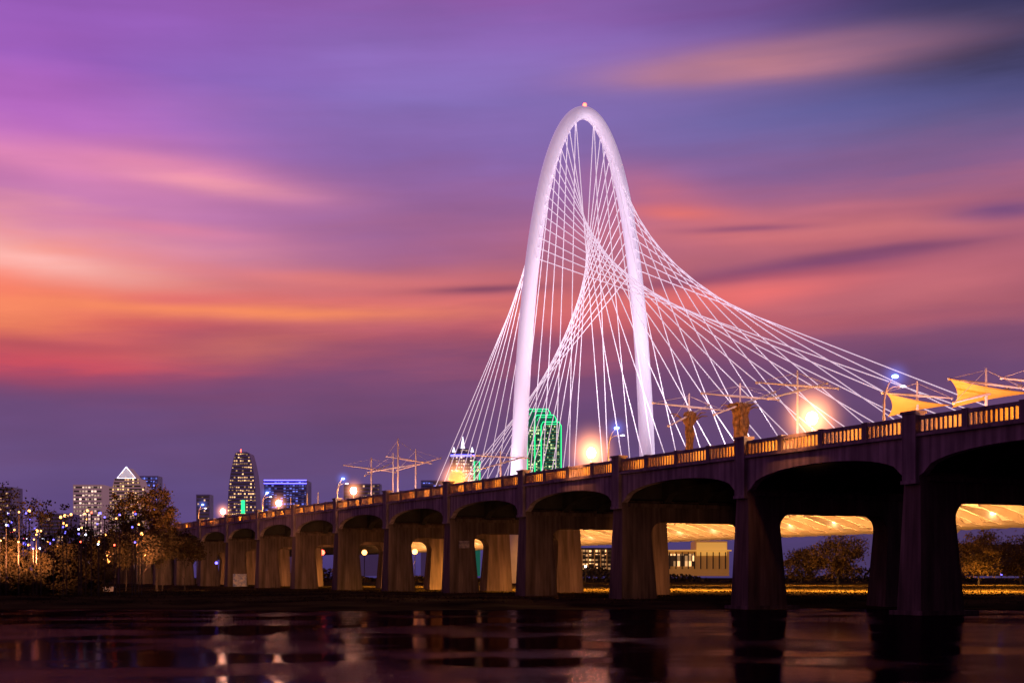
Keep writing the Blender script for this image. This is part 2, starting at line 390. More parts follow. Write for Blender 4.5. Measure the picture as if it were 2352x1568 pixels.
me_front = span_wall(0.0, 0.55).mesh('spandrel_arch', M['fascia']); me_in = span_wall(0, 0.6).mesh('arch_rib', M['soffit'])
led = MB().box(-9, 9, -0.02, 0.22, 11.25, 11.42).mesh('ledge', M['fascia'])
PL = 4.5
pan = MB()
pan.box(-PL/2+0.24, PL/2-0.24, -0.34, -0.04, 11.42, 11.56)
pan.box(-PL/2+0.24, PL/2-0.24, -0.36, -0.0, 12.30, 12.55)
pan_me = pan.mesh('balustrade_panel', M['fascia'])
bl = MB(); nb = 10
for k in range(nb+1):
    x = -PL/2+0.24+(PL-0.48)*k/nb
    bl.box(x-0.085, x+0.085, -0.30, -0.06, 11.56, 12.30)
bl_me = bl.mesh('balusters', M['balus'])
post_me = MB().box(-0.24, 0.24, -0.40, 0.03, 11.42, 12.62).mesh('balustrade_post', M['fascia'])
pil = MB(); pil.box(-0.6, 0.6, -0.5, 0.28, 8.5, 12.72); pil.box(-0.7, 0.7, -0.6, 0.36, 12.72, 12.88); pil.box(-0.68, 0.68, -0.5, 0.34, 8.28, 8.5)
pil_me = pil.mesh('pilaster', M['fascia'])
def pier_mesh():
    po = [(-0.35,-2.5),(0.02,8.3),(0.02,9.0),(WID-0.02,9.0),(WID-0.02,8.3),(WID+0.35,-2.5),(WID-3.6,-2.5),(WID-2.9,6.1)]
    for k in range(1, 7):
        a = math.pi/2*k/7; po.append((WID-2.9-1.15*(1-math.cos(a)), 6.1+1.1*math.sin(a)))
    po += [(WID-4.05, 7.2), (4.05, 7.2)]
    for k in range(6, 0, -1):
        a = math.pi/2*k/7; po.append((2.9+1.15*(1-math.cos(a)), 6.1+1.1*math.sin(a)))
    po += [(2.9,6.1),(3.6,-2.5)]
    t = lambda z: 1.22-0.045*(z+2.5)
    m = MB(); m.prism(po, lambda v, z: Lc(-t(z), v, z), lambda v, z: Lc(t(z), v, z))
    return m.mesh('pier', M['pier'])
pier_me = pier_mesh()
dia_me = MB().box(-0.4, 0.4, -WID+0.7, -0.7, 8.99, 10.74).mesh('diaphragm_wall', M['soffit'])  # wall added over sky gaps; near-black tone stands for shade under the deck
foot_me = MB().box(-1.5, 1.5, -4.2, 0.55, -2.5, 0.28).mesh('footing', M['pier'])
cap_me = MB().box(-0.95, 0.95, -WID+0.6, -0.62, 8.45, 8.8).mesh('cap_band', M['pier'])
for n in range(N0, N1+1):
    u = U_(n)
    p = put(pier_me, 'pier', (u,0,0), via)
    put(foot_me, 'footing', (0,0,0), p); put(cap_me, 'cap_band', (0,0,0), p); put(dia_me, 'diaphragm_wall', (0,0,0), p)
    put(pil_me, 'pilaster', (u,0,0), via); put(pil_me, 'pilaster', (u,-WID,0), via, math.pi)
    if n == 9:
        MB().box(-1.19, -1.12, -3.0, -0.7, 0.9, 3.0).build('graffiti_patch', mat_noise('graffiti_paint', (0.08,0.14,0.4), (0.55,0.5,0.48), 2.2, 0.8, 0), p)
    if n == 4:
        MB().box(-1.0, -0.86, -2.2, -1.0, 5.6, 6.4).build('graffiti_patch', mat_noise('graffiti_paint_pale', (0.12,0.1,0.14), (0.38,0.32,0.3), 3.0, 0.8, 0), p)
    if n == N1: break
    um = u+SP/2
    put(me_front, 'spandrel_arch', (um,0,0), via)
    put(me_front, 'spandrel_arch', (um,-WID,0), via, math.pi)
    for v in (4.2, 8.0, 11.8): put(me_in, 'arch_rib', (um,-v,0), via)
    put(led, 'ledge', (um,0,0), via)
    for k in range(4):
        uc = u+PL*(k+0.5)
        bp_ = put(pan_me, 'balustrade_panel', (uc,0,0), via); put(bl_me, 'balusters', (0,0,0), bp_)
        if -1 <= n <= 12:
            bp_ = put(pan_me, 'balustrade_panel', (uc,-WID,0), via, math.pi); put(bl_me, 'balusters', (0,0,0), bp_)
        if k: put(post_me, 'balustrade_post', (u+PL*k,0,0), via)
        if n >= -1 and (n < 8 or k % 2 == 0):
            light('POINT', W(uc-2.2, 1.7, 11.95), 700 if n < 8 else 1800, (1.0,0.33,0.03), 0.08, name='baluster_fill_light')  # unseen lights added behind the balustrade to make its slots glow orange
    if 1 <= n <= 12:
        a = W(um-5, -3.0, 2.5)
        light('SPOT', a, 850+150*n, (1.0,0.42,0.20), 0.3, W(u+SP, 2.2, 6.6), 60, name='pier_fill_light')  # unseen spot added to warm the front column faces
        if n > 1: light('SPOT', W(um-1, 11, 1.5), 1900+80*n, (1.0,0.38,0.12), 0.3, W(u+SP, 14.2, 4.5), 70, name='pier_fill_light')  # unseen spot added to brighten the back columns
# ------------------------------------------------------------ things on the viaduct
DZ = 11.05
hz = halo_mat('lamp_glow', (1.0,0.34,0.13), 4.4, 4.6, 6.5); hzf = halo_mat('lamp_glow_far', (1.0,0.34,0.16), 2.6, 4.0, 6.0); hzb = halo_mat('blue_lamp_glow', (0.12,0.22,1.0), 1.5, 0.9)
halo_me = MB().ball((0,0,0), 4.4, 20, 12).mesh('lamp_halo', hz); halof_me = MB().ball((0,0,0), 2.6, 16, 10).mesh('lamp_halo', hzf); halob_me = MB().ball((0,0,0), 1.5, 16, 10).mesh('lamp_halo', hzb)
def globe_lamp():
    r = thing('globe_street_lamp', '', 'street lamp', (0,0,0), ROT)
    p = MB(); p.tube([(0,0,0),(0,0,0.3),(0,0,0.32),(0,0,2.0)], [0.12,0.12,0.06,0.05]); p.build('post', M['steel'], r)
    MB().ball((0,0,2.35), 0.40, 16, 10).build('globe', M['globe'], r, smooth=True)
    MB().tube([(0,0,1.9),(0,0,2.0)], 0.2, 12).build('collar', M['steel'], r)
    put(halo_me, 'lamp_halo', (0,0,2.35), r)
    return r
gl0 = globe_lamp()
labels = {1865:'brightest white globe lamp, nearest one above the balustrade at the right', 1358:'violet white globe lamp standing between the legs of the white arch',
 812:'globe lamp below the bare canopy masts left of the arch', 640:'globe lamp in front of the blue edged flat building',
 512:'globe lamp at the far left end, below the tapered tower'}
for i, (x, y) in enumerate(((1865,960),(1358,1037),(812,1125),(640,1155),(512,1172))):
    u = uof(x, 1.4)
    o = gl0 if i == 0 else tree_copy(gl0)
    z = zof(y, u, 1.4)-2.35
    o.location = W(u, 1.4, DZ+0.0); o['label'] = labels[x]; o['group'] = 'globe lamps along the viaduct'
    s_ = (z+2.35-DZ)/2.35; o.scale = (1,1,max(0.9, min(1.15, s_)))
    for ch in o.children:
        if i == 1 and ch.name.startswith('globe'):
            ch.data = ch.data.copy(); ch.data.materials[0] = M['violetglobe']
        if i >= 2 and ch.name.startswith('lamp_halo'): ch.data = halof_me
    light('POINT', W(u, 1.4, DZ+2.35*o.scale[2]+0.75), 1500 if i < 2 else 350, (1.0,0.56,0.26), 0.2)
    light('POINT', W(u-0.6, 0.8, DZ+2.35*o.scale[2]), 500 if i < 2 else 150, (1.0,0.42,0.13), 0.15)
    light('SPOT', W(u, -1.2, DZ+2.4), 520 if i < 2 else 150, (1.0,0.34,0.12), 0.2, W(u, 0.6, 8), 110, name='lamp_spill')
ob = thing('orange_lantern', 'large glowing orange lantern ball behind the balustrade left of the arch foot', 'lantern', W(uof(1050,3),3,DZ), ROT)
MB().tube([(0,0,0),(0,0,2.0)], 0.07).build('post', M['steel'], ob)
MB().ball((0,0,2.5), 0.95, 20, 12).build('lantern_ball', mat_noise('lantern_glow', (0.6,0.3,0.1), (0.8,0.4,0.15), 2.0, 0.6, 0.3, (1.0,0.30,0.08), 1.2), ob, smooth=True)
put(halo_me, 'lamp_halo', (0,0,2.5), ob)
light('POINT', W(uof(1050,3),3,DZ+4.0), 250, (1.0,0.5,0.2), 0.2)
def curved_pole():
    r = thing('curved_light_pole', '', 'light pole', (0,0,0), 0)
    pts = [(0,0,0),(0,0,2.2),(0.02,0,3.0),(0.12,0,3.6),(0.32,0,4.1),(0.62,0,4.5)]
    MB().tube(pts, [0.10,0.085,0.075,0.065,0.055,0.045], 10).build('pole', M['steel'], r, smooth=True)
    MB().tube([(0.06,0,3.35),(0.3,0,3.72),(0.65,0,3.9),(1.15,0,3.93)], 0.04, 8).build('arm', M['steel'], r, smooth=True)
    MB().ball((0.75,0,4.58), 0.17, 12, 8, (1.4,0.9,0.75)).build('lamp_head', M['blueglobe'], r, smooth=True)
    MB().ball((1.28,0,3.92), 0.12, 12, 8, (1.6,0.9,0.5)).build('lamp_head', M['whiteglobe'], r, smooth=True)
    put(halob_me, 'lamp_halo', (0.75,0,4.58), r)
    return r
cp0 = curved_pole()
cpl = {2030:'curved twin arm light pole beside the yellow sails at the right', 1397:'curved twin arm light pole between the arch legs',
  775:'curved light pole just left of the bare canopy masts', 603:'curved light pole left of the blue edged building', 456:'curved light pole at the far left end of the viaduct'}
for i, x in enumerate(cpl):
    o = cp0 if i == 0 else tree_copy(cp0); u = uof(x, 0.9)
    o.location = W(u, 0.9, DZ); o['label'] = cpl[x]; o['group'] = 'curved light poles along the viaduct'
    light('POINT', W(u, 0.9, DZ+4.55)+Vector((0.8,-0.1,0)), 60, (0.3,0.4,1.0), 0.05)
def canopy(x, ytop, v, booms, state, label, extra=None, fat=1.0):
    u = uof(x, v); base = W(u, v, DZ); Y = base.y
    r = thing('shade_canopy' if state != 'mast' else 'canopy_mast', label, 'canopy' if state != 'mast' else 'mast', base, 0, None)
    top = at(x, ytop, Y).z-DZ
    MB().tube([(0,0,0),(0,0,top*0.6),(0,0,top)], [0.11,0.10,0.06], 8).build('mast', M['steel'], r)
    P = lambda px, py, dy=0: at(px, py, Y+dy)-base
    for k, (a, b, c, d) in enumerate(booms):
        w = (1.6, -1.6) if k % 2 == 0 else (-1.6, 1.6)
        p, q = P(a, b, w[0]), P(c, d, w[1])
        MB().tube([p, (p+q)/2, q], [0.05,0.10,0.05], 6).build('boom', M['steel'], r)
        for e in (p, q):
            MB().tube([(0,0,top*0.97), e], 0.016, 4).build('stay', M['steel'], r)
            MB().ball(e, 0.12, 8, 6).build('boom_cap', M['steel'], r)
    if state != 'mast':
        light('POINT', base+Vector((-0.8,-2.4,1.0)), (380 if state != 'furled' else 110), (1.0,0.55,0.62) if state != 'furled' else (1.0,0.50,0.25), 0.05, name='canopy_fill_light')  # unseen light added to brighten mast, booms and cloth
    if state == 'furled':
        light('POINT', base+Vector((0.4,-2.2,top+0.4)), 200, (1.0,0.6,0.65), 0.05, name='boom_fill_light')  # unseen light added to lift the dark booms
        m = MB(); hh = top*0.80; seg = 26
        prof = [(0.0,0.42),(0.12,0.46),(0.25,0.36),(0.4,0.44),(0.55,0.36),(0.68,0.46),(0.78,0.40),(0.86,0.5),(0.92,0.62),(0.95,0.70),(0.975,0.35)]
        rr = random.Random(int(x))
        for i, (t, ra) in enumerate(prof):
            for k in range(seg):
                a = 2*math.pi*k/seg; q = fat*ra*(1+0.22*math.sin(a*5+i*0.5)+0.34*rr.uniform(-1,1))
                m.v.append((q*math.cos(a)*1.2, q*math.sin(a), hh*t+0.2*rr.uniform(-1,1)))
        for i in range(len(prof)-1):
            for k in range(seg):
                k2 = (k+1) % seg; m.f.append((i*seg+k, i*seg+k2, (i+1)*seg+k2, (i+1)*seg+k))
        m.f.append(tuple(range((len(prof)-1)*seg, len(prof)*seg)))
        m.build('furled_canvas', M['furled'], r)
        for k in range(6):
            a = 2*math.pi*k/6+0.3
            MB().tube([(0,0,hh*0.72),(math.cos(a)*0.7,math.sin(a)*0.7,hh*0.88),(math.cos(a)*1.25,math.sin(a)*1.25,hh*0.93+0.03*k),(math.cos(a)*1.8,math.sin(a)*1.8,hh*0.93+0.03*k)], [0.09,0.08,0.06,0.03], 5).build('folded_arm', M['furled'], r)
    if extra:
        A, Bt, T = extra
        a, b, t = P(*A, -1.2), P(*Bt, 1.0), P(*T, 0.5)
        mid = (a+b)/2; inn = mid+(t-mid)*0.16
        def S_(i, j):
            e = a*(1-j)**2+inn*2*j*(1-j)+b*j*j
            s = e*(1-i)+t*i
            c = (a+b+t)/3
            k = 4*i*(1-i)*0.12*(abs(2*j-1))
            s = s+(c-s)*k*1.3
            return s+Vector((0, -0.25*math.sin(math.pi*i)*math.sin(math.pi*j), 0))
        MB().grid(S_, 16, 12).build('sail', M['sail'], r, smooth=True)
    return r
canopy(1583, 903, 8, [(1500,925,1662,942),(1536,978,1628,930)], 'furled', 'slim furled brown canopy with crossed booms, just right of the arch', fat=0.62)
canopy(1700, 880, 8, [(1612,903,1788,918),(1640,952,1780,900)], 'furled', 'stout furled brown canopy with crossed booms, second right of the arch', fat=1.0)
canopy(1832, 850, 8, [(1738,878,1925,892),(1765,915,1900,880)], 'bare', 'bare white canopy mast with long booms beside the brightest lamp')
canopy(2107, 875, 6, [(2028,902,2186,914)], 'sail', 'small yellow sail canopy nearest the curved light pole', ((2036,903),(2039,957),(2184,930)))
canopy(2265, 845, 6, [(2180,870,2352,892),(2190,925,2345,885)], 'sail', 'large yellow sail canopy near the right edge', ((2181,870),(2187,936),(2370,902)))
canopy(2378, 838, 6, [(2300,868,2460,884)], 'bare', 'canopy mast cut off by the right edge of the view')
canopy(853, 1050, 8, [(790,1068,908,1084),(838,1092,902,1062)], 'bare', 'short canopy mast, leftmost of the bare group left of the arch')
canopy(903, 1040, 8, [(846,1084,955,1066)], 'bare', 'canopy mast second from left in the bare group')
canopy(914, 1006, 5, [(888,1048,990,1064)], 'bare', 'tallest thin canopy mast in the bare group left of the arch')
canopy(955, 1031, 8, [(912,1080,1012,1052)], 'bare', 'canopy mast, rightmost of the bare group left of the arch')
canopy(1150, 1035, 8, [(1085,1046,1215,1052),(1100,1078,1200,1050)], 'bare', 'canopy mast with booms between the orange lantern and the arch')
for x, y in ((668,1142),(706,1132),(731,1130)):
    canopy(x, y, 8, [], 'mast', {668:'short bare mast in front of the blue edged building',706:'thin bare mast right of the blue edged building',731:'rightmost thin bare mast beside the blue edged building'}[x])
# ------------------------------------------------------------ white cable stayed bridge
UA = 338.6; VC = 113.25
br = thing('cable_stayed_bridge', 'white cable stayed bridge with one tall parabolic arch standing behind the viaduct', 'bridge', (70,0,0), ROT)
HT = 120.1
def hw(z):
    r = max(0, min(1, z/HT)); p = 1.85+0.65*r
    return 19.4*math.sqrt(max(0, 1-r**p))
pts = []; rad = []
NA = 48
for i in range(-NA, NA+1):
    a = math.radians(83.5)*i/NA
    z = HT*math.cos(a)
    pts.append(Lc(UA, VC+math.copysign(hw(z), i) if i else VC, z)); rad.append(1.65+0.5*(1-z/HT))
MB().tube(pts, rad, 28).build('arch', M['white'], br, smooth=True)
for s in (-1, 1):
    MB().tube([Lc(UA, VC+s*19.5, -1), Lc(UA, VC+s*19.35, 7), Lc(UA, VC+s*19.3, 13.55)], [3.4,2.7,2.25], 20).build('arch_foot', M['bbase'], br, smooth=True)
MB().ball(Lc(UA, VC, HT+2.0), 0.5, 10, 8).build('beacon', M['redlamp'], br, smooth=True)
tab = []; L_ = 0; last = None
for k in range(200):
    a = math.radians(2+60*k/199); z = HT*math.cos(a); h = hw(z)
    if last: L_ += math.hypot(z-last[0], h-last[1])
    tab.append((L_, z, h)); last = (z, h)
tab = [t for t in tab if t[1] > 82]
Lm = tab[-1][0]
def anchor(f):
    f = 0.05+0.95*f
    for t in tab:
        if t[0] >= f*Lm: return t[1], t[2]
    return tab[-1][1], tab[-1][2]
def cables(nc, du0, du1):
    for i in range(nc):
        f = i/(nc-1); z, h = anchor(f); du = du0+(du1-du0)*f
        for s in (-1, 1):
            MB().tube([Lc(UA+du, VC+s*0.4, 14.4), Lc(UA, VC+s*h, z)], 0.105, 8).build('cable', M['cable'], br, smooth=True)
cables(15, -12, -176)
cables(14, 8, 112)
V0, V1 = 97.0, 129.5
sec = [(V0,14.3),(V1,14.3),(V1,13.7),(VC+9,12.8),(VC+7,11.3),(VC-7,11.3),(VC-9,12.8),(V0,13.7)]
MB().prism(sec, lambda v, z: Lc(100, v, z), lambda v, z: Lc(760, v, z)).build('deck', M['bdeck'], br)
rib_s = [(V0+0.3,13.72),(V0+0.3,13.2),(VC-7.2,10.75),(VC+7.2,10.75),(V1-0.3,13.2),(V1-0.3,13.72),(VC+9,12.9),(VC+7,11.4),(VC-7,11.4),(VC-9,12.9)]
rib_me = MB().prism(rib_s, lambda v, z: Lc(-0.25, v, z), lambda v, z: Lc(0.25, v, z)).mesh('rib', M['bdeck'])
for k in range(84): put(rib_me, 'rib', (160+4.2*k, 0, 0), br)
for v in (V0, V1-0.25):
    MB().box(100, 760, -v-0.25, -v, 14.3, 15.3).build('barrier', M['bdeck'], br)
sup = MB().prism([(a, b) for a, b in ((-2.0,-1),(2.0,-1),(1.8,8.8),(5.0,11.32),(-5.0,11.32),(-1.8,8.8))], lambda v, z: Lc(-1.0, v, z), lambda v, z: Lc(1.0, v, z)).mesh('support_pier', M['bbase'])
for x in (2155, 1748, 1466, 1060, 900, 800): put(sup, 'support_pier', (uof(x, VC), -VC, 0), br)
ul_me = MB().box(-0.6, 0.6, -0.35, 0.35, -0.2, 0.0).mesh('underside_lamp', emit('underside_lamp', (1.0,0.72,0.38), 16))
for k in range(22):
    u = 168+12.6*k
    put(ul_me, 'underside_lamp', (u, -(VC-9.3), 12.55), br)
    light('SPOT', W(u, VC-17, 7.0), 10500, (1.0,0.43,0.12), 0.3, W(u+0.5, VC-11, 12), 150, name='underside_light')
light('SPOT', W(UA-25, VC-30, 2), 22000, (1.0,0.42,0.14), 0.4, W(UA, VC-19, 7), 50)
for (u, v, z, tu, tv, tz, P) in ((UA-57,VC-22,16,UA,VC-10,75,95000),(UA-57,VC+18,16,UA,VC+10,80,95000),(UA-4,VC-30,14,UA,VC-15,60,50000),(UA-4,VC+30,14,UA,VC+15,60,40000),(UA-77,VC,16,UA,VC,112,120000)):
    light('SPOT', W(u, v, z), P, (0.96,0.82,1.0), 1.0, W(tu, tv, tz), 62, name='arch_floodlight')
# ------------------------------------------------------------ skyline
def interp(prof, y):
    for (y0, a0, b0), (y1, a1, b1) in zip(prof, prof[1:]):
        if y0 <= y <= y1:
            t = (y-y0)/(y1-y0) if y1 > y0 else 0
            return a0+(a1-a0)*t, b0+(b1-b0)*t
    return prof[-1][1], prof[-1][2]
def tower(name, label, prof, Y, depth, wall, win, step, band=0.5, side=0.0, ybase=1322, inset=1.0, cat='building', group=None, maxy=1250):
    k = Y/F; cx = (prof[-1][1]+prof[-1][2])/2
    base = Vector(((cx-CX)*k, Y, 0.5)); r = thing(name, label, cat, base, side, group)
    prof = list(prof)+[(ybase, prof[-1][1], prof[-1][2])] if prof[-1][0] < ybase else list(prof)
    X = lambda px: (px-cx)*k
    Z = lambda py: CAMZ+(HY-py)*k-0.5
    po = [(X(a), Z(y)) for y, a, b in prof]+[(X(b), Z(y)) for y, a, b in reversed(prof)]
    MB().prism(po, lambda x, z: (x, -depth/2, z), lambda x, z: (x, depth/2, z)).build('body', wall, r)
    y = prof[0][0]+step*0.7; cnt = 0
    while y < maxy and cnt < 95:
        a, b = interp(prof, y); h = step*band*k/2; zc = Z(y)
        e = 0.35
        if b-a > 6:
            MB().box(X(a)+inset, X(b)-inset, -depth/2-e, -depth/2+0.2, zc-h, zc+h).build('window_band', win, r)
            if side: MB().box(X(b)-0.2, X(b)+e, -depth/2+1, depth/2-1, zc-h, zc+h).build('window_band', win, r)
        y += step; cnt += 1
    return r, X, Z
wy = windows('windows_warm', (0.04,0.04,0.07), (1.0,0.56,0.24), 3.2, 3.0, 0.50, 2.2)
wy2 = windows('windows_warm_sparse', (0.05,0.045,0.08), (1.0,0.55,0.28), 3.0, 3.0, 0.18, 1.4)
wb_ = windows('windows_blue', (0.04,0.05,0.14), (0.20,0.24,1.0), 3.2, 3.0, 0.42, 1.4)
ww = windows('windows_white', (0.10,0.09,0.13), (1.0,0.66,0.50), 3.2, 3.0, 0.60, 2.0)
wg = windows('windows_green_tower', (0.03,0.05,0.05), (0.75,0.95,0.40), 2.8, 3.5, 0.42, 2.0)
tower('apartment_tower', 'pale high rise with horizontal lit floors, left of the pyramid topped tower', [(1114,176,243),(1116,176,243)], 1500, 25, M['bpale'], ww, 9, 0.42)
r, X, Z = tower('pyramid_roof_tower', 'stepped tower with a white lit pyramid roof behind the left trees', [(1075,297,299),(1100,276,320),(1101,270,328),(1118,266,332),(1119,250,340)], 1800, 30, M['bpale'], wy, 7.5)
MB().tube([(X(298),-16,Z(1074)),(X(277),-16,Z(1099)),(X(319),-16,Z(1099)),(X(298),-16,Z(1074))], 0.7, 6).build('roof_light', M['whitetube'], r)
MB().prism([(X(298),Z(1078)),(X(283),Z(1096)),(X(313),Z(1096))], lambda x, z: (x,-15.6,z), lambda x, z: (x,-15.1,z)).build('lit_roof_face', mat_noise('lit_roof', (0.7,0.6,0.6), (0.8,0.7,0.7), 0.1, 0.7, 0, (0.9,0.72,0.85), 0.5), r)
tower('dim_high_rise', 'dim purple high rise with blue lit top right of the pyramid roof', [(1094,322,368),(1096,322,368)], 1900, 25, M['bwall'], wb_, 8)
tower('dark_office_block', 'dark office block with few lit windows behind the leftmost tree', [(1120,-30,40),(1122,-30,40)], 1400, 30, M['bwall'], wy2, 9)
tower('low_dark_block', 'low dark block between the left trees and the pale high rise', [(1180,100,172),(1182,100,172)], 1300, 30, M['bwall'], wy2, 8)
r, X, Z = tower('tapered_skyscraper', 'tall skyscraper with curved tapering crown and warm striped floors left of the viaduct lamps', [(1040,552,572),(1043,546,578),(1060,541,583),(1090,535,589),(1120,531,592),(1175,528,595)], 2200, 40, M['bwall'], wy, 7.5, 0.4)
MB().tube([(X(556),-10,Z(1041)),(X(556),-10,Z(1033))], 0.8, 6).build('antenna', M['redlamp'], r)
MB().box(X(560), X(568), -21.5, -20.2, Z(1180), Z(1150)).build('green_sign_light', M['green'], r)
r, X, Z = tower('blue_edged_block', 'broad flat roofed building edged in blue light', [(1105,613,710),(1107,613,710)], 1500, 35, M['bwall'], wb_, 7)
for y in (1105, 1112): MB().tube([(X(613),-18.2,Z(y)),(X(710),-18.2,Z(y))], 0.45, 6).build('blue_light_strip', M['bluetube'], r)
tower('slim_dark_tower', 'slim dark purple building behind the far left light poles', [(1136,455,486),(1138,455,486)], 2000, 25, M['bwall'], wy2, 8)
tower('low_office_block', 'low office block behind the bare canopy masts', [(1112,792,875),(1114,792,875)], 1700, 25, M['bwall'], wy2, 8)
tower('hidden_low_block', 'low dark block right of the bare canopy masts', [(1104,968,1024),(1106,968,1024)], 1700, 25, M['bwall'], wb_, 8)
r, X, Z = tower('spire_tower', 'white and blue lit tower with a pointed spire above the orange lantern', [(1032,1052,1076),(1040,1050,1079),(1041,1034,1094),(1060,1034,1094)], 1900, 32, M['bwall'], ww, 7.5)
MB().tube([(X(1063),0,Z(1034)),(X(1063),0,Z(1018)),(X(1063),0,Z(1002))], [3.2,2.0,0.3], 8).build('spire', M['whitetube'], r)
for a, b in ((1036,1050),(1078,1092)):
    MB().tube([(X((a+b)/2),-10,Z(1042)),(X((a+b)/2),-10,Z(1028))], [3.0,0.5], 6).build('roof_finial', M['whitetube'], r)
MB().tube([(X(1036),-17,Z(1048)),(X(1092),-17,Z(1048))], 1.2, 6).build('roof_light', M['bluetube'], r)
r, X, Z = tower('green_corner_block', 'narrow block with green lit edge right of the spire tower', [(1060,1088,1103),(1062,1088,1103)], 1850, 20, M['bglass'], wg, 8)
MB().tube([(X(1090),-10.5,Z(1120)),(X(1090),-10.5,Z(1061)),(X(1102),-10.5,Z(1061)),(X(1102),-10.5,Z(1120))], 0.9, 6).build('green_light_strip', M['green'], r)
gt = thing('green_outlined_skyscraper', 'dark glass skyscraper with stepped crown outlined in green light, seen through the arch', 'building', (at(1249,1326,2300).x,2300,0.5))
kk = 2300/F
X = lambda p: (p-1249)*kk
Z = lambda p: CAMZ+(HY-p)*kk-0.5
for i, (xa, xb, yt, fy) in enumerate(((1211,1263,942,0),(1228,1276,957,-9),(1242,1287,974,-18))):
    po = [(X(xa),Z(1322)),(X(xa),Z(yt+8)),(X(xa+4),Z(yt)),(X(xb-5),Z(yt)),(X(xb),Z(yt+8)),(X(xb),Z(1322))]
    MB().prism(po, lambda x, z: (x, fy-16, z), lambda x, z: (x, fy+16, z)).build('glass_volume', M['bglass'], gt)
    for j, off in enumerate((0, 5)):
        q = [(X(xa+off)-0.1, fy-16.6, Z(1200)), (X(xa+off)-0.1, fy-16.6, Z(yt+8+off)), (X(xa+4+off), fy-16.6, Z(yt+off)), (X(xb-5-off), fy-16.6, Z(yt+off)), (X(xb-off)+0.1, fy-16.6, Z(yt+8+off)), (X(xb-off)+0.1, fy-16.6, Z(1200))]
        if j == 1: q = q[1:4]
        MB().tube(q, 0.8 if j == 0 else 0.45, 6).build('green_light_strip', M['green'], gt)
y = 984
while y < 1200:
    MB().box(X(1246), X(1283), -34.6, -34.1, Z(y+1.9), Z(y-1.9)).build('window_band', wg, gt)
    MB().box(X(1214), X(1226), -16.7, -16.1, Z(y+1.9), Z(y-1.9)).build('window_band', wg, gt)
    MB().box(X(1230), X(1240), -25.7, -25.1, Z(y+1.9), Z(y-1.9)).build('window_band', wg, gt)
    y += 7.0
# low buildings seen under the viaduct
wl = windows('shopfront_windows', (0.05,0.04,0.04), (1.0,0.5,0.2), 1.4, 2.0, 0.6, 2.2)
r, X, Z = tower('lit_storefront_building', 'low warm lit building with pale columns seen under the viaduct beside the arch pier', [(1258,1300,1428),(1259,1300,1428)], 620, 14, M['bdark'], wl, 10, maxy=1306)
for k in range(9): MB().box(X(1306+14*k), X(1308+14*k), -8.2, -7.4, Z(1308), Z(1262)).build('column', M['litdim'], r)
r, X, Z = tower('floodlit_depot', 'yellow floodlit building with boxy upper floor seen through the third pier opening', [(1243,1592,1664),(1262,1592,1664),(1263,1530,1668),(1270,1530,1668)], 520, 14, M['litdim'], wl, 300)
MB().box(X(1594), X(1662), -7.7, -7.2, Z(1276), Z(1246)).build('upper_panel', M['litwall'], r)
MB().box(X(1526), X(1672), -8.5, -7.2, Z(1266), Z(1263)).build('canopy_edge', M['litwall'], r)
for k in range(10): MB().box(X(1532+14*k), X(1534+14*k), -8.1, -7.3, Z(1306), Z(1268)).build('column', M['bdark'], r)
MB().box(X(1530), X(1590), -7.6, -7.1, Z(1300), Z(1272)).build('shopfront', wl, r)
tower('dark_warehouse', 'dark low warehouse with teal lit windows at the right under the viaduct', [(1250,2120,2420),(1252,2120,2420)], 520, 16, M['bdark'], windows('windows_teal', (0.03,0.03,0.05), (0.1,0.8,1.0), 1.6, 3.0, 0.10, 2.5), 30, 0.12)
